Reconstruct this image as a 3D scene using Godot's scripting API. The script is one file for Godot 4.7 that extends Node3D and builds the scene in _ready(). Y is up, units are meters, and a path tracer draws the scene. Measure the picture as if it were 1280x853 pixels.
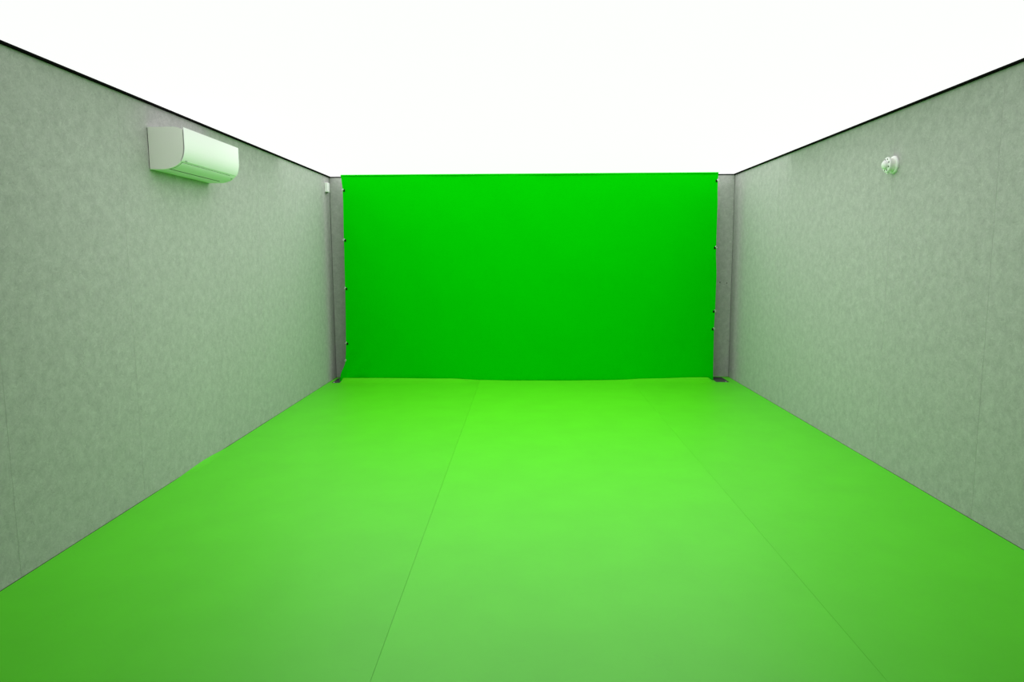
extends Node3D
# An empty green-screen studio: felt-lined walls, a glowing stretched ceiling,
# green vinyl rolled out on the floor and a green cloth hung on the far wall.

const XL := -2.595      # face of the left wall
const XR := 2.761       # face of the right wall
const ZB := -9.319      # face of the back wall
const ZF := 2.4         # face of the wall behind the camera
const HT := 2.7         # room height
const LIGHT_END := -2.85 # where the luminous ceiling stops, overhead in front of the camera
const ZC := -9.05       # plane of the hanging cloth

var taken := {}

# ---------------------------------------------------------------- helpers
func numbered(called: String) -> String:
	if not taken.has(called):
		taken[called] = 0
		return called
	taken[called] += 1
	return "%s_%03d" % [called, taken[called]]

func obj(called: String, mesh: Mesh, m: Material, parent: Node = self, at := Vector3.ZERO) -> MeshInstance3D:
	var o := MeshInstance3D.new()
	o.name = numbered(called) if parent == self else called
	o.mesh = mesh
	o.material_override = m
	o.position = at
	o.cast_shadow = GeometryInstance3D.SHADOW_CASTING_SETTING_ON
	parent.add_child(o, true)
	return o

func thing(called: String, label: String, category: String, at: Vector3, turn := 0.0) -> Node3D:
	var o := Node3D.new()
	o.name = numbered(called)
	add_child(o, true)
	o.position = at
	o.rotation.y = turn
	o.set_meta("label", label)
	o.set_meta("category", category)
	return o

func struct_tag(o: Node, label: String, category: String) -> void:
	o.set_meta("kind", "structure")
	o.set_meta("label", label)
	o.set_meta("category", category)

func st_new() -> SurfaceTool:
	var st := SurfaceTool.new()
	st.begin(Mesh.PRIMITIVE_TRIANGLES)
	return st

func tri(st: SurfaceTool, a: Vector3, b: Vector3, c: Vector3, na: Vector3, nb: Vector3, nc: Vector3) -> void:
	var f := (b - a).cross(c - a)
	if f.length_squared() < 1e-16:
		return
	if f.dot(na + nb + nc) > 0.0:      # front faces run clockwise
		var t := b; b = c; c = t
		var n := nb; nb = nc; nc = n
	st.set_normal(na); st.add_vertex(a)
	st.set_normal(nb); st.add_vertex(b)
	st.set_normal(nc); st.add_vertex(c)

func quad(st: SurfaceTool, a: Vector3, b: Vector3, c: Vector3, d: Vector3, n: Vector3) -> void:
	tri(st, a, b, c, n, n, n)
	tri(st, a, c, d, n, n, n)

# a box with chamfered edges, from corner lo to corner hi
func add_box(st: SurfaceTool, lo: Vector3, hi: Vector3, r := 0.0) -> void:
	var c := (lo + hi) * 0.5
	var h := (hi - lo) * 0.5
	r = minf(r, minf(h.x, minf(h.y, h.z)) * 0.9)
	for ax in 3:
		var b := (ax + 1) % 3
		var d := (ax + 2) % 3
		for s: float in [-1.0, 1.0]:
			var n := Vector3.ZERO; n[ax] = s
			var p: Array[Vector3] = []
			for k: Vector2 in [Vector2(-1, -1), Vector2(1, -1), Vector2(1, 1), Vector2(-1, 1)]:
				var v := c
				v[ax] += s * h[ax]; v[b] += k.x * (h[b] - r); v[d] += k.y * (h[d] - r)
				p.append(v)
			quad(st, p[0], p[1], p[2], p[3], n)
			if r <= 0.0:
				continue
			for t: float in [-1.0, 1.0]:          # the chamfer between this face and the next axis's face
				var e := n; e[b] = t; e = e.normalized()
				var q: Array[Vector3] = []
				for u: float in [-1.0, 1.0]:
					var v1 := c; v1[ax] += s * h[ax]; v1[b] += t * (h[b] - r); v1[d] += u * (h[d] - r)
					var v2 := c; v2[ax] += s * (h[ax] - r); v2[b] += t * h[b]; v2[d] += u * (h[d] - r)
					q.append(v1); q.append(v2)
				quad(st, q[0], q[1], q[3], q[2], e)
	if r > 0.0:
		for i in 8:
			var s := Vector3(1 if i & 1 else -1, 1 if i & 2 else -1, 1 if i & 4 else -1)
			var p1 := c + s * (h - Vector3(0, r, r))
			var p2 := c + s * (h - Vector3(r, 0, r))
			var p3 := c + s * (h - Vector3(r, r, 0))
			var n := s.normalized()
			tri(st, p1, p2, p3, n, n, n)

func box_mesh(lo: Vector3, hi: Vector3, r := 0.0) -> ArrayMesh:
	var st := st_new()
	add_box(st, lo, hi, r)
	return st.commit()

# a closed profile (x outwards, y up) pushed along z from z0 to z1, smooth over shallow corners
func extrude(st: SurfaceTool, prof: PackedVector2Array, z0: float, z1: float, smooth_deg := 35.0) -> void:
	var n := prof.size()
	var area := 0.0
	for i in n:
		area += prof[i].cross(prof[(i + 1) % n])
	var fn: Array[Vector3] = []
	for i in n:
		var e := (prof[(i + 1) % n] - prof[i]).normalized()
		var o := Vector2(e.y, -e.x) * signf(area)
		fn.append(Vector3(o.x, o.y, 0))
	var lim := cos(deg_to_rad(smooth_deg))
	for i in n:
		var pn := fn[(i - 1 + n) % n]
		var nn := fn[(i + 1) % n]
		var na := (fn[i] + pn).normalized() if fn[i].dot(pn) > lim else fn[i]
		var nb := (fn[i] + nn).normalized() if fn[i].dot(nn) > lim else fn[i]
		var a := prof[i]
		var b := prof[(i + 1) % n]
		var a0 := Vector3(a.x, a.y, z0); var a1 := Vector3(a.x, a.y, z1)
		var b0 := Vector3(b.x, b.y, z0); var b1 := Vector3(b.x, b.y, z1)
		tri(st, a0, b0, b1, na, nb, nb)
		tri(st, a0, b1, a1, na, nb, na)
	var idx := Geometry2D.triangulate_polygon(prof)
	for k in range(0, idx.size(), 3):
		for z: float in [z0, z1]:
			var nz := Vector3(0, 0, 1 if z == maxf(z0, z1) else -1)
			tri(st, Vector3(prof[idx[k]].x, prof[idx[k]].y, z), Vector3(prof[idx[k + 1]].x, prof[idx[k + 1]].y, z), Vector3(prof[idx[k + 2]].x, prof[idx[k + 2]].y, z), nz, nz, nz)

# a profile (x along the axis, y radius) turned about the x axis
func lathe_x(st: SurfaceTool, prof: PackedVector2Array, seg := 32, smooth_deg := 40.0) -> void:
	var lim := cos(deg_to_rad(smooth_deg))
	var fn: Array[Vector2] = []
	for i in prof.size() - 1:
		var e := (prof[i + 1] - prof[i]).normalized()
		fn.append(Vector2(-e.y, e.x))
	for i in fn.size():
		var na := fn[i]
		var nb := fn[i]
		if i > 0 and fn[i].dot(fn[i - 1]) > lim: na = (fn[i] + fn[i - 1]).normalized()
		if i < fn.size() - 1 and fn[i].dot(fn[i + 1]) > lim: nb = (fn[i] + fn[i + 1]).normalized()
		for s in seg:
			var c0 := Vector2.from_angle(TAU * s / seg)
			var c1 := Vector2.from_angle(TAU * (s + 1) / seg)
			var at := func(p: Vector2, c: Vector2) -> Vector3: return Vector3(p.x, p.y * c.x, p.y * c.y)
			var a0: Vector3 = at.call(prof[i], c0)
			var a1: Vector3 = at.call(prof[i], c1)
			var b0: Vector3 = at.call(prof[i + 1], c0)
			var b1: Vector3 = at.call(prof[i + 1], c1)
			var m0: Vector3 = at.call(na, c0)
			var m1: Vector3 = at.call(na, c1)
			var k0: Vector3 = at.call(nb, c0)
			var k1: Vector3 = at.call(nb, c1)
			tri(st, a0, b0, b1, m0, k0, k1)
			tri(st, a0, b1, a1, m0, k1, m1)

# a sheet over the grid xs by zs with its top at top.call(x, z), leaving out the cells that hole.call() names
func sheet(xs: PackedFloat64Array, zs: PackedFloat64Array, thick: float, top: Callable, hole: Callable) -> ArrayMesh:
	var st := st_new()
	var P := func(i: int, j: int) -> Vector3: return Vector3(xs[i], top.call(xs[i], zs[j]), zs[j])
	var N := func(i: int, j: int) -> Vector3:
		var e := 0.004
		var dx: float = top.call(xs[i] + e, zs[j]) - top.call(xs[i] - e, zs[j])
		var dz: float = top.call(xs[i], zs[j] + e) - top.call(xs[i], zs[j] - e)
		return Vector3(-dx, 2 * e, -dz).normalized()
	var dn := Vector3(0, -thick, 0)
	var nx := xs.size() - 1
	var nz := zs.size() - 1
	var gone := func(i: int, j: int) -> bool:
		if i < 0 or j < 0 or i >= nx or j >= nz: return true
		return hole.call((xs[i] + xs[i + 1]) * 0.5, (zs[j] + zs[j + 1]) * 0.5)
	for i in nx:
		for j in nz:
			if gone.call(i, j): continue
			var a: Vector3 = P.call(i, j)
			var b: Vector3 = P.call(i + 1, j)
			var c: Vector3 = P.call(i + 1, j + 1)
			var d: Vector3 = P.call(i, j + 1)
			var na: Vector3 = N.call(i, j)
			var nb: Vector3 = N.call(i + 1, j)
			var nc: Vector3 = N.call(i + 1, j + 1)
			var nd: Vector3 = N.call(i, j + 1)
			tri(st, a, b, c, na, nb, nc)
			tri(st, a, c, d, na, nc, nd)
			tri(st, a + dn, b + dn, c + dn, -na, -nb, -nc)
			tri(st, a + dn, c + dn, d + dn, -na, -nc, -nd)
			if gone.call(i - 1, j): quad(st, a, d, d + dn, a + dn, Vector3.LEFT)
			if gone.call(i + 1, j): quad(st, b, c, c + dn, b + dn, Vector3.RIGHT)
			if gone.call(i, j - 1): quad(st, a, b, b + dn, a + dn, Vector3.FORWARD)
			if gone.call(i, j + 1): quad(st, d, c, c + dn, d + dn, Vector3.BACK)
	return st.commit()

func spread(from: float, to: float, step: float, extra: Array = []) -> PackedFloat64Array:
	var a: Array = []
	var n := maxi(1, int(ceil((to - from) / step)))
	for i in n + 1:
		a.append(lerpf(from, to, float(i) / n))
	for e: float in extra:
		if e > from and e < to: a.append(e)
	a.sort()
	var out := PackedFloat64Array()
	for v: float in a:
		if out.is_empty() or v - out[-1] > 1e-4: out.append(v)
	return out

# linear interpolation through points (x, y)
func along(pts: Array[Vector2], x: float) -> float:
	if x <= pts[0].x: return pts[0].y
	for i in pts.size() - 1:
		if x <= pts[i + 1].x:
			var t := (x - pts[i].x) / (pts[i + 1].x - pts[i].x)
			return lerpf(pts[i].y, pts[i + 1].y, t * t * (3 - 2 * t))
	return pts[-1].y

# ---------------------------------------------------------------- textures
func felt_image(size: int) -> Image:
	# needle felt: soft blotches under tens of thousands of short fibres, wrapped so that it repeats without a seam
	var rng := RandomNumberGenerator.new()
	rng.seed = 11
	var h := PackedFloat32Array()
	h.resize(size * size)
	var nl := FastNoiseLite.new()
	nl.noise_type = FastNoiseLite.TYPE_SIMPLEX_SMOOTH
	nl.seed = 5; nl.frequency = 0.022; nl.fractal_octaves = 5; nl.fractal_gain = 0.75
	var blot := nl.get_seamless_image(size, size)
	blot.convert(Image.FORMAT_L8)
	var bd := blot.get_data()
	for i in size * size:
		h[i] = (bd[i] / 255.0 - 0.5) * 0.105
	for k in 52000:
		var p := Vector2(rng.randf() * size, rng.randf() * size)
		var d := Vector2.from_angle(rng.randf() * TAU)
		var bend := rng.randf_range(-0.09, 0.09)
		var v := rng.randf_range(-0.05, 0.05)
		for s in rng.randi_range(6, 15):
			h[posmod(int(p.y), size) * size + posmod(int(p.x), size)] += v
			p += d
			d = d.rotated(bend)
	var out := PackedByteArray()
	out.resize(size * size)
	for i in size * size:
		out[i] = int(clampf(0.80 + h[i], 0.0, 1.0) * 255)
	return Image.create_from_data(size, size, false, Image.FORMAT_L8, out)

func vinyl_image(size: int) -> Image:
	# matt vinyl: nearly even, with faint scuffs in one walking direction or another
	var rng := RandomNumberGenerator.new()
	rng.seed = 23
	var nl := FastNoiseLite.new()
	nl.seed = 9; nl.frequency = 0.006; nl.fractal_octaves = 4
	var b := nl.get_seamless_image(size, size)
	b.convert(Image.FORMAT_L8)
	var bd := b.get_data()
	var h := PackedFloat32Array()
	h.resize(size * size)
	for i in size * size:
		h[i] = 0.965 + (bd[i] / 255.0 - 0.5) * 0.03
	for k in 420:
		var p := Vector2(rng.randf() * size, rng.randf() * size)
		var d := Vector2.from_angle(rng.randfn(0.4, 0.5))
		var v := rng.randf_range(-0.035, 0.012)
		for s in rng.randi_range(4, 26):
			h[posmod(int(p.y), size) * size + posmod(int(p.x), size)] += v * (1.0 if rng.randf() < 0.7 else 0.0)
			p += d
	var out := PackedByteArray()
	out.resize(size * size)
	for i in size * size:
		out[i] = int(clampf(h[i], 0.0, 1.0) * 255)
	return Image.create_from_data(size, size, false, Image.FORMAT_L8, out)

func weave_image(size: int) -> Image:
	var rng := RandomNumberGenerator.new()
	rng.seed = 31
	var out := PackedByteArray()
	out.resize(size * size)
	for y in size:
		for x in size:
			var w := 0.5 + 0.5 * sin(TAU * x / 4.0) * sin(TAU * y / 4.0)
			out[y * size + x] = int(clampf(0.93 + 0.05 * w + rng.randf_range(-0.02, 0.02), 0, 1) * 255)
	return Image.create_from_data(size, size, false, Image.FORMAT_L8, out)

func plain(c: Color, rough: float, metal := 0.0, spec := 0.5) -> StandardMaterial3D:
	var m := StandardMaterial3D.new()
	m.albedo_color = c
	m.roughness = rough
	m.metallic = metal
	m.metallic_specular = spec
	return m

func triplanar(m: StandardMaterial3D, tex: Texture2D, metres: float, offset := Vector3.ZERO) -> StandardMaterial3D:
	m.albedo_texture = tex
	m.uv1_triplanar = true
	m.uv1_world_triplanar = true
	m.uv1_scale = Vector3.ONE / metres
	m.uv1_offset = offset
	return m

# ---------------------------------------------------------------- the scene
func _ready() -> void:
	# camera
	var cam := Camera3D.new()
	cam.name = "camera"
	cam.position = Vector3(0, 1.6243, 0)
	cam.rotation_order = EULER_ORDER_YXZ
	cam.rotation = Vector3(-0.12038, 0.01919, -0.00489)
	cam.fov = rad_to_deg(2.0 * atan(426.5 / 863.04))
	cam.near = 0.05
	add_child(cam)
	cam.current = true
	# the room is closed: nothing but its own ceiling lights it
	var env := Environment.new()
	env.background_mode = Environment.BG_COLOR
	env.background_color = Color(0, 0, 0)
	env.ambient_light_source = Environment.AMBIENT_SOURCE_DISABLED
	env.tonemap_mode = Environment.TONE_MAPPER_LINEAR
	env.tonemap_exposure = 1.0
	env.sdfgi_enabled = true
	env.ssao_enabled = true
	env.ssil_enabled = true
	var we := WorldEnvironment.new()
	we.name = "environment"
	we.environment = env
	add_child(we)
	# the luminous ceiling: an area light of its size just under the glowing membrane
	# the luminous ceiling: a glowing membrane, and just under it the light of the lamp bays behind it
	# (all bays lit at the far end, fewer of the side bays towards the near end)
	var glow := 0.97
	var bays := [
		[XL + 0.03, XR - 0.03, ZB + 0.03, -7.4, 0.92],
		[XL + 0.40, XR - 0.40, -7.4, -5.6, 1.00],
		[-2.00, 2.15, -5.6, -4.0, 1.00],
		[-1.50, 1.65, -4.0, LIGHT_END - 0.03, 1.15],
	]
	for b: Array in bays:
		var lamp := AreaLight3D.new()
		lamp.name = "ceiling_light"
		lamp.area_normalize_energy = false
		lamp.area_size = Vector2(b[1] - b[0], b[3] - b[2])
		lamp.light_energy = b[4] / PI
		lamp.shadow_enabled = true
		lamp.position = Vector3((b[0] + b[1]) * 0.5, HT - 0.004, (b[2] + b[3]) * 0.5)
		lamp.rotation.x = -PI / 2
		lamp.area_range = 14.0
		lamp.area_attenuation = 2.0
		add_child(lamp, true)

	# materials
	var felt_tex := ImageTexture.create_from_image(felt_image(1024))
	var felt: Array[StandardMaterial3D] = []
	var rng := RandomNumberGenerator.new()
	rng.seed = 3
	for k in 4:
		var tone: float = [0.880, 0.884, 0.876, 0.881][k]
		felt.append(triplanar(plain(Color(tone, tone * 1.0, tone * 0.985), 1.0, 0.0, 0.15), felt_tex, 2.4, Vector3(rng.randf(), rng.randf(), rng.randf())))
	var vinyl_tex := ImageTexture.create_from_image(vinyl_image(1024))
	var vinyl: Array[StandardMaterial3D] = []
	for k in 3:
		var t: float = [0.985, 1.0, 0.99][k]
		vinyl.append(triplanar(plain(Color(0.365 * t, 0.90 * t, 0.07 * t), 0.46, 0.0, 0.5), vinyl_tex, 3.0, Vector3(0.31 * k, 0.0, 0.17 * k)))
	var cloth_m := triplanar(plain(Color(0.0, 0.80, 0.0), 1.0, 0.0, 0.12), ImageTexture.create_from_image(weave_image(64)), 0.06)
	var base_m := triplanar(plain(Color(0.33, 0.34, 0.34), 0.9), felt_tex, 1.1)
	var plaster := plain(Color(0.30, 0.30, 0.30), 0.95)
	var black := plain(Color(0.06, 0.06, 0.06), 0.9, 0.0, 0.1)
	var white_plastic := plain(Color(0.95, 0.95, 0.945), 0.5, 0.0, 0.4)
	var cap_plastic := plain(Color(0.96, 0.96, 0.935), 0.5)
	var grey_plastic := plain(Color(0.70, 0.71, 0.71), 0.5)
	var dark_plastic := plain(Color(0.06, 0.065, 0.06), 0.5)
	var steel := plain(Color(0.86, 0.86, 0.86), 0.22, 1.0)
	var glow_m := plain(Color(0.42, 0.42, 0.42), 0.9, 0.0, 0.1)
	glow_m.emission_enabled = true
	glow_m.emission = Color(1, 1, 1)
	glow_m.emission_energy_multiplier = glow

	# ---------------- setting
	var th := 0.2
	var ceiling := obj("ceiling", box_mesh(Vector3(XL - th, HT + 0.03, ZB - th), Vector3(XR + th, HT + 0.03 + th, ZF + th)), plaster)
	struct_tag(ceiling, "glowing white stretched membrane ceiling over the whole studio", "ceiling")
	obj("light_diffuser", box_mesh(Vector3(XL + 0.012, HT, ZB + 0.012), Vector3(XR - 0.012, HT + 0.012, LIGHT_END)), glow_m, ceiling)
	obj("ceiling_board", box_mesh(Vector3(XL, HT, LIGHT_END + 0.012), Vector3(XR, HT + 0.03, ZF)), plaster, ceiling)

	var floor_o := obj("floor", box_mesh(Vector3(XL - th, -0.2, ZB - th), Vector3(XR + th, -0.0032, ZF + th)), base_m)
	struct_tag(floor_o, "studio floor covered with bright green vinyl sheets", "floor")
	build_vinyl(floor_o, vinyl)
	for p: Vector2 in [Vector2(-2.527, -8.95), Vector2(2.629, -8.965), Vector2(-2.470, -9.12)]:
		var s := st_new()
		lathe_x(s, PackedVector2Array([Vector2(0.006, 0.0), Vector2(0.0055, 0.006), Vector2(0.0015, 0.011), Vector2(0, 0.012)]), 12)
		var sc := obj("screw", s.commit(), steel, floor_o, Vector3(p.x, -0.0032, p.y))
		sc.rotation.z = PI / 2

	var fd := 0.006      # felt thickness
	var wl := obj("wall_left", box_mesh(Vector3(XL - th, -0.0032, ZB - th), Vector3(XL - fd, HT + 0.03, ZF + th)), plaster)
	struct_tag(wl, "long left wall lined with mottled grey felt strips", "wall")
	var zl: Array[float] = [ZB + 0.004, -8.98, -7.90, -6.80, -5.67, -4.50, -3.334, -2.16, -0.98, 0.2, 1.38, ZF]
	for i in zl.size() - 1:
		obj("felt_strip", box_mesh(Vector3(XL - fd, 0.001, zl[i]), Vector3(XL + 0.0006 * ((i * 5) % 3 - 1), HT, zl[i + 1])), felt[(i * 3 + 1) % 4], wl)
	var wr := obj("wall_right", box_mesh(Vector3(XR + fd, -0.0032, ZB - th), Vector3(XR + th, HT + 0.03, ZF + th)), plaster)
	struct_tag(wr, "long right wall lined with mottled grey felt strips", "wall")
	var zr: Array[float] = [ZB + 0.004, -8.87, -7.70, -6.528, -5.346, -4.17, -2.99, -1.81, -0.63, 0.55, 1.73, ZF]
	for i in zr.size() - 1:
		obj("felt_strip", box_mesh(Vector3(XR + 0.0006 * ((i * 4) % 3 - 1), 0.001, zr[i]), Vector3(XR + fd, HT, zr[i + 1])), felt[(i * 3 + 2) % 4], wr)
	var wb := obj("wall_back", box_mesh(Vector3(XL - fd, -0.0032, ZB - th), Vector3(XR + fd, HT + 0.03, ZB - fd)), plaster)
	struct_tag(wb, "grey felt back wall mostly hidden behind the green screen", "wall")
	# the felt on the back wall stands a little proud and stops short of the side walls
	var xb: Array[float] = [XL + 0.003, -1.4, -0.2, 1.0, XR - 0.003]
	for i in xb.size() - 1:
		obj("felt_strip", box_mesh(Vector3(xb[i] + 0.0006, 0.002, ZB - fd), Vector3(xb[i + 1] - 0.0006, HT, ZB + 0.010), 0.002), felt[i % 4], wb)
	for p: Vector2 in [Vector2(2.606, 1.283), Vector2(2.697, 1.272)]:
		var hs := st_new()
		var pts := PackedVector2Array()
		for k in 10: pts.append(Vector2.from_angle(TAU * k / 10) * 0.007)
		extrude(hs, pts, 0, 0.003)
		obj("screw", hs.commit(), black, wb, Vector3(p.x, p.y, ZB + 0.0095))
	var wf := obj("wall_front", box_mesh(Vector3(XL - fd, -0.0032, ZF), Vector3(XR + fd, HT + 0.03, ZF + th)), plaster)
	struct_tag(wf, "plain wall behind the camera", "wall")

	# black edge profile that carries the stretched ceiling
	var tl := obj("trim_1", box_mesh(Vector3(XL - fd, HT - 0.013, ZB + 0.012), Vector3(XL + 0.020, HT + 0.002, ZF), 0.002), black)
	struct_tag(tl, "thin black ceiling edge profile along the left wall", "trim")
	var tr := obj("trim_2", box_mesh(Vector3(XR - 0.020, HT - 0.013, ZB + 0.012), Vector3(XR + fd, HT + 0.002, ZF), 0.002), black)
	struct_tag(tr, "thin black ceiling edge profile along the right wall", "trim")
	var tb := obj("trim_3", box_mesh(Vector3(XL + 0.020, HT - 0.013, ZB), Vector3(XR - 0.020, HT + 0.002, ZB + 0.016), 0.002), black)
	struct_tag(tb, "thin black ceiling edge profile above the back wall", "trim")

	# ---------------- things
	green_screen(cloth_m, steel, black)
	air_conditioner(white_plastic, cap_plastic, dark_plastic, grey_plastic)
	wall_sounder(white_plastic, cap_plastic, dark_plastic)
	wall_box(white_plastic, dark_plastic)

# ---------------------------------------------------------------- green vinyl
func build_vinyl(parent: Node, mats: Array[StandardMaterial3D]) -> void:
	# height of the turned-up back edge, by x
	var lip: Array[Vector2] = [Vector2(-2.6, 0.047), Vector2(-2.0, 0.046), Vector2(-1.0, 0.036), Vector2(-0.55, 0.014), Vector2(-0.2, 0.006), Vector2(0.6, 0.004), Vector2(1.1, 0.010), Vector2(1.65, 0.032), Vector2(2.25, 0.048), Vector2(2.40, 0.048), Vector2(2.47, 0.006), Vector2(2.8, 0.0)]
	var nl := FastNoiseLite.new()
	nl.seed = 4
	nl.frequency = 0.9
	var top := func(x: float, z: float) -> float:
		var y := 0.0006 * nl.get_noise_2d(x, z * 0.6)
		if z < -8.78:
			var t := clampf((-8.78 - z) / 0.25, 0.0, 1.0)
			var side := smoothstep(-2.445, -2.425, x)
			y += along(lip, x) * t * t * side
		# where the sheet rides up against the left wall
		var r := clampf(1.0 - absf(z + 5.35) / 0.5, 0.0, 1.0)
		var w := clampf(1.0 - (x - XL) / 0.075, 0.0, 1.0)
		y += 0.017 * r * r * (3 - 2 * r) * w * w
		return maxf(y, -0.0002)
	var hole := func(x: float, z: float) -> bool:
		if x > -2.44 and x < 2.485 and z < -9.02: return true          # the sheet ends in front of the cloth
		if x > -2.548 and x < -2.44 and z < -8.888 and z > -9.285: return true   # cut-out at the left corner
		if x > 2.485 and x < 2.658 and z < -8.90 and z > -9.27: return true     # cut-out at the right corner
		return false
	var far := [-9.285, -9.27, -9.02, -9.04, -8.888, -8.90, -8.86, -8.80, -8.78, -8.82, -8.84, -8.92, -8.94, -8.96, -8.98, -9.0]
	var near_wall := []
	for k in 24: near_wall.append(-4.8 - k * 0.05)
	var zs := spread(ZB + 0.011, ZF - 0.005, 0.25, far + near_wall)
	var edges := [[XL + 0.003, -0.6022, [-2.548, -2.44, -2.425, XL + 0.01, XL + 0.02, XL + 0.03, XL + 0.05, XL + 0.08]], [-0.6010, 1.3880, []], [1.3891, XR - 0.003, [2.485, 2.658, 2.47, 2.40, 2.42, 2.44, 2.455]]]
	for k in 3:
		obj("vinyl_sheet", sheet(spread(edges[k][0], edges[k][1], 0.1, edges[k][2]), zs, 0.003, top, hole), mats[k], parent)

# ---------------------------------------------------------------- green screen
func green_screen(cloth_m: Material, steel: Material, black: Material) -> void:
	var t := thing("green_screen", "large bright green cloth hung flat across the back wall", "backdrop", Vector3(0.05, 0, ZC))
	var left: Array[Vector2] = [Vector2(0.0, -2.475), Vector2(0.06, -2.462), Vector2(0.27, -2.392), Vector2(0.50, -2.375), Vector2(1.2, -2.362), Vector2(1.9, -2.358), Vector2(2.5, -2.352), Vector2(2.62, -2.362), Vector2(2.69, -2.372)]
	var right: Array[Vector2] = [Vector2(0.0, 2.478), Vector2(0.70, 2.476), Vector2(0.95, 2.482), Vector2(1.35, 2.486), Vector2(1.7, 2.470), Vector2(2.2, 2.472), Vector2(2.55, 2.466), Vector2(2.69, 2.470)]
	var nl := FastNoiseLite.new()
	nl.seed = 8
	nl.frequency = 0.8
	nl.fractal_octaves = 3
	var nx := 90
	var ny := 60
	var depth := func(x: float, y: float) -> float:
		var d := 0.010 * nl.get_noise_2d(x * 1.2 + y * 0.3, y * 0.8)
		# diagonal slack at the lower left corner, a soft belly over the foot
		var c := clampf(1.0 - Vector2(x + 2.35, (y - 0.15) * 0.9).length() / 0.9, 0.0, 1.0)
		d += 0.016 * c * c * sin((x - y * 0.8) * 15.0)
		d += 0.02 * pow(clampf(1.0 - y / 0.5, 0, 1), 2.0)
		return d
	var P := func(i: int, j: int, s: float) -> Vector3:
		var y := 2.692 * float(j) / ny
		var a := along(left, y)
		var b := along(right, y)
		var x := lerpf(a, b, float(i) / nx)
		return Vector3(x - 0.05, y + 0.0015, depth.call(x, y) + s)
	var st := st_new()
	for s: float in [0.0015, -0.0015]:
		for i in nx:
			for j in ny:
				var q: Array[Vector3] = []
				var n: Array[Vector3] = []
				for k: Vector2i in [Vector2i(0, 0), Vector2i(1, 0), Vector2i(1, 1), Vector2i(0, 1)]:
					var v: Vector3 = P.call(i + k.x, j + k.y, s)
					q.append(v)
					var x := v.x + 0.05
					var e := 0.01
					var gx: float = depth.call(x + e, v.y) - depth.call(x - e, v.y)
					var gy: float = depth.call(x, v.y + e) - depth.call(x, v.y - e)
					n.append(Vector3(-gx, -gy, 2 * e).normalized() * signf(s))
				tri(st, q[0], q[1], q[2], n[0], n[1], n[2])
				tri(st, q[0], q[2], q[3], n[0], n[2], n[3])
	for j in ny:
		quad(st, P.call(0, j, 0.0015), P.call(0, j + 1, 0.0015), P.call(0, j + 1, -0.0015), P.call(0, j, -0.0015), Vector3.LEFT)
		quad(st, P.call(nx, j, 0.0015), P.call(nx, j + 1, 0.0015), P.call(nx, j + 1, -0.0015), P.call(nx, j, -0.0015), Vector3.RIGHT)
	for i in nx:
		quad(st, P.call(i, ny, 0.0015), P.call(i + 1, ny, 0.0015), P.call(i + 1, ny, -0.0015), P.call(i, ny, -0.0015), Vector3.UP)
		quad(st, P.call(i, 0, 0.0015), P.call(i + 1, 0, 0.0015), P.call(i + 1, 0, -0.0015), P.call(i, 0, -0.0015), Vector3.DOWN)
	obj("cloth", st.commit(), cloth_m, t)
	# the sewn hem along the top with its batten inside
	var hs := st_new()
	var pts := PackedVector2Array()
	for k in 16:
		var c := Vector2.from_angle(TAU * k / 16)
		pts.append(Vector2(c.x * 0.008, c.y * 0.011))
	lathe_hem(hs, pts, -2.372 - 0.05, 2.470 - 0.05)
	obj("top_hem", hs.commit(), cloth_m, t, Vector3(0, 2.683, 0.0))
	# eyelets and their hooks down both edges
	var ring := TorusMesh.new()
	ring.inner_radius = 0.006
	ring.outer_radius = 0.014
	ring.rings = 20
	ring.ring_segments = 8
	var hook := st_new()
	add_box(hook, Vector3(-0.010, -0.016, -0.020), Vector3(0.010, 0.016, 0.004), 0.004)
	add_box(hook, Vector3(-0.004, -0.004, -0.24), Vector3(0.004, 0.004, -0.018), 0.001)
	var hook_mesh := hook.commit()
	for e: Array in [[-1, 2.505], [-1, 1.866], [-1, 1.237], [-1, 0.511], [-1, 0.273], [1, 2.595], [1, 1.747], [1, 0.923], [1, 0.69]]:
		var y: float = e[1]
		var x: float = (along(left, y) if e[0] < 0 else along(right, y))
		var inner := x - 0.012 * float(e[0])
		var z: float = depth.call(inner, y)
		var r := obj("eyelet", ring, steel, t, Vector3(x + 0.002 * float(e[0]) - 0.05, y, z + 0.003))
		r.rotation.x = PI / 2
		if absf(y - 0.273) > 0.01:
			obj("hook", hook_mesh, black, t, Vector3(inner - 0.05 - 0.006 * float(e[0]), y - 0.012, z + 0.003))

func lathe_hem(st: SurfaceTool, prof: PackedVector2Array, x0: float, x1: float) -> void:
	var n := prof.size()
	var seg := 60
	for i in n:
		var a := prof[i]
		var b := prof[(i + 1) % n]
		var na := Vector3(0, a.y, a.x).normalized()
		var nb := Vector3(0, b.y, b.x).normalized()
		var a0 := Vector3(x0, a.y, a.x); var a1 := Vector3(x1, a.y, a.x)
		var b0 := Vector3(x0, b.y, b.x); var b1 := Vector3(x1, b.y, b.x)
		tri(st, a0, b0, b1, na, nb, nb)
		tri(st, a0, b1, a1, na, nb, na)
		for x: float in [x0, x1]:
			var nx := Vector3(signf(x), 0, 0)
			tri(st, Vector3(x, a.y, a.x), Vector3(x, b.y, b.x), Vector3(x, 0, 0), nx, nx, nx)

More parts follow.
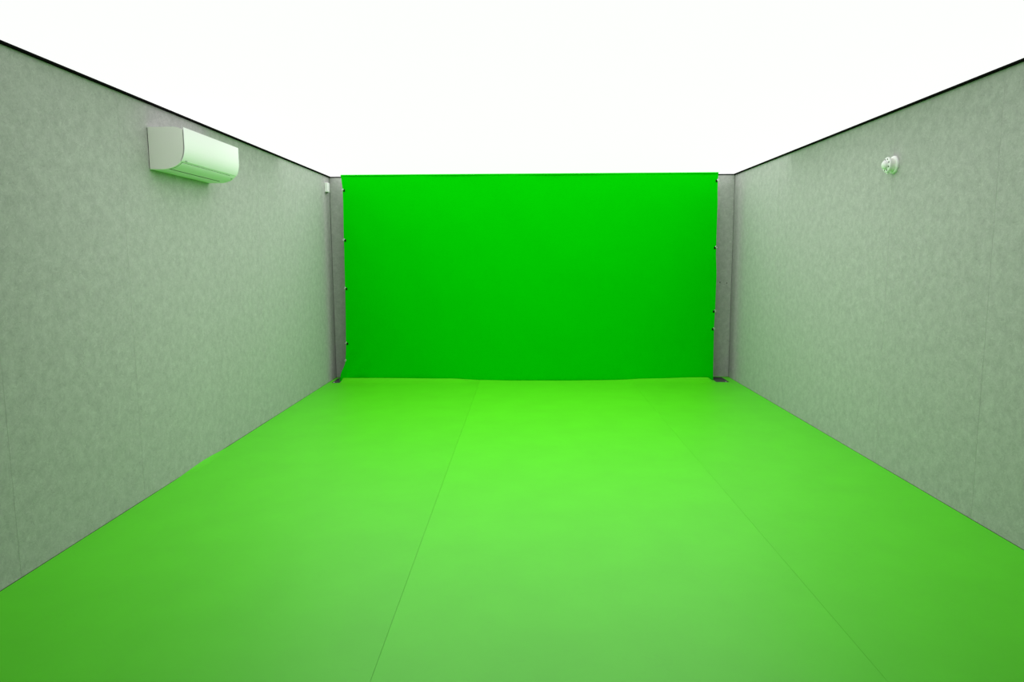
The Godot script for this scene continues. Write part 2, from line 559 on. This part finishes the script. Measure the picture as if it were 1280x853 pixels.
# ---------------------------------------------------------------- air conditioner
func ac_curve(t: float) -> Vector2:
	# the rounded lower front, t 0 at the flat underside to 1 on the upright front
	var p0 := Vector2(0.095, 0.0)
	var p1 := Vector2(0.200, 0.006)
	var p2 := Vector2(0.246, 0.050)
	var p3 := Vector2(0.250, 0.150)
	return p0.bezier_interpolate(p1, p2, p3, t)

func ac_strip(t0: float, t1: float, proud: float, depth: float, steps := 14) -> PackedVector2Array:
	# a curved slat that follows the lower front between two places on the curve
	var out := PackedVector2Array()
	var back := PackedVector2Array()
	for k in steps + 1:
		var t := lerpf(t0, t1, float(k) / steps)
		var p := ac_curve(t)
		var d := (ac_curve(t + 0.004) - ac_curve(t - 0.004)).normalized()
		var n := Vector2(d.y, -d.x)
		out.append(p + n * proud)
		back.append(p - n * depth)
	back.reverse()
	out.append_array(back)
	return out

func air_conditioner(white: Material, cap: Material, dark: Material, grey: Material) -> void:
	var z1 := -4.835
	var z0 := -5.745
	var t := thing("air_conditioner", "white wall-mounted split air conditioner high on the left wall", "air conditioner", Vector3(XL + 0.001, 2.243, (z0 + z1) * 0.5))
	var hl := (z1 - z0) * 0.5
	var hgt := 0.284
	var prof := PackedVector2Array([Vector2(0.004, 0.0), Vector2(0.06, 0.0)])
	for k in 15: prof.append(ac_curve(k / 14.0))
	prof.append(Vector2(0.250, 0.256))
	for k in range(1, 9):
		var a := PI * 0.5 * k / 8.0
		prof.append(Vector2(0.170 + 0.08 * cos(a), 0.256 + 0.028 * sin(a)))
	prof.append(Vector2(0.004, hgt))
	# body with its two end caps
	var st := st_new()
	extrude(st, prof, -hl + 0.012, hl - 0.012)
	obj("body", st.commit(), white, t)
	for s: float in [-1.0, 1.0]:
		var c := st_new()
		extrude(c, prof, s * (hl - 0.0122), s * hl)
		obj("end_cap", c.commit(), cap, t)
	# front panel, a curved shell from the top edge down to the air outlet
	var fp := PackedVector2Array()
	var bk := PackedVector2Array()
	for k in 9:
		var tt := lerpf(0.60, 1.0, k / 8.0)
		fp.append(ac_curve(tt) + Vector2(0.004, -0.0015 * (1.0 - tt)))
		bk.append(ac_curve(tt) - Vector2(0.004, 0))
	fp.append(Vector2(0.254, 0.277)); fp.append(Vector2(0.252, 0.281)); fp.append(Vector2(0.246, 0.282))
	bk.append(Vector2(0.246, 0.256)); 
	bk.reverse()
	fp.append_array(bk)
	st = st_new()
	extrude(st, fp, -hl, hl)
	obj("front_panel", st.commit(), white, t)
	# air outlet: a dark slot with the closed louver lying in it
	st = st_new()
	extrude(st, ac_strip(0.10, 0.556, 0.0006, 0.004), -hl + 0.100, hl - 0.022)
	obj("outlet_slot", st.commit(), dark, t)
	st = st_new()
	extrude(st, ac_strip(0.145, 0.546, 0.0016, 0.003), -hl + 0.103, hl - 0.025)
	obj("louver", st.commit(), white, t)
	# small print on the front: a short mark at the near end, another under the far end
	st = st_new()
	for k in 4:
		extrude(st, ac_strip(0.615, 0.65, 0.0048, 0.001, 3), hl - 0.050 - k * 0.008, hl - 0.045 - k * 0.008)
	obj("printed_mark", st.commit(), grey, t)
	st = st_new()
	extrude(st, ac_strip(0.40, 0.46, 0.0012, 0.001, 3), -hl + 0.018, -hl + 0.046)
	obj("indicator_window", st.commit(), grey, t)
	# the steel plate it hangs on, just seen as a dark edge against the wall
	obj("mounting_plate", box_mesh(Vector3(0.0, 0.004, -hl + 0.004), Vector3(0.0045, hgt - 0.006, hl - 0.001), 0.001), dark, t)

# ---------------------------------------------------------------- alarm sounder on the right wall
func wall_sounder(white: Material, cap: Material, dark: Material) -> void:
	var t := thing("alarm_sounder", "small round white alarm sounder fixed high on the right wall", "alarm", Vector3(XR - 0.0015, 2.298, -5.33), PI)
	t.scale.x = 0.82
	var st := st_new()
	lathe_x(st, PackedVector2Array([Vector2(0, 0.06554), Vector2(0.00904, 0.06554), Vector2(0.01469, 0.06328), Vector2(0.01808, 0.0565), Vector2(0.01808, 0)]), 40)
	obj("base_ring", st.commit(), white, t)
	st = st_new()
	lathe_x(st, PackedVector2Array([Vector2(0.01582, 0.04972), Vector2(0.05876, 0.04746), Vector2(0.05876, 0)]), 40)
	obj("neck", st.commit(), cap, t)
	st = st_new()
	lathe_x(st, PackedVector2Array([Vector2(0.0565, 0), Vector2(0.0565, 0.05198), Vector2(0.05989, 0.0565), Vector2(0.0678, 0.0565), Vector2(0.07232, 0.05311), Vector2(0.07458, 0.0452), Vector2(0.07458, 0)]), 40)
	obj("flange", st.commit(), white, t)
	st = st_new()
	var dome := PackedVector2Array()
	dome.append(Vector2(0.07345, 0.03277))
	for k in 11:
		var a := PI * 0.5 * k / 10.0
		dome.append(Vector2(0.0814 + 0.0294 * sin(a), 0.0328 * cos(a)))
	lathe_x(st, dome, 32)
	obj("dome", st.commit(), white, t)
	# sound openings round the dome
	for k in 8:
		var a := TAU * (k + 0.5) / 8.0
		var s := st_new()
		lathe_x(s, PackedVector2Array([Vector2(0.07401, 0.006215), Vector2(0.07594, 0.00565), Vector2(0.07594, 0)]), 12)
		obj("sound_hole", s.commit(), dark, t, Vector3(0, 0.0424 * cos(a), 0.0424 * sin(a)))
	st = st_new()
	lathe_x(st, PackedVector2Array([Vector2(0.04972, 0), Vector2(0.04972, 0.00791), Vector2(0.06554, 0.00791), Vector2(0.06893, 0.00452), Vector2(0.07006, 0)]), 16)
	obj("test_button", st.commit(), white, t, Vector3(-0.004, -0.058, 0.0))

# ---------------------------------------------------------------- small box on the left wall
func wall_box(white: Material, dark: Material) -> void:
	var t := thing("wall_sensor", "small upright white sensor box on the left wall by the far corner", "sensor", Vector3(XL + 0.0015, 2.47, -9.13))
	obj("housing", box_mesh(Vector3(0, 0.012, -0.05), Vector3(0.020, 0.132, 0.05), 0.003), white, t)
	obj("cover", box_mesh(Vector3(0.020, 0.010, -0.052), Vector3(0.038, 0.134, 0.052), 0.005), white, t)
	obj("cable_gland", box_mesh(Vector3(0.008, 0.0, -0.012), Vector3(0.024, 0.012, 0.012), 0.003), dark, t)
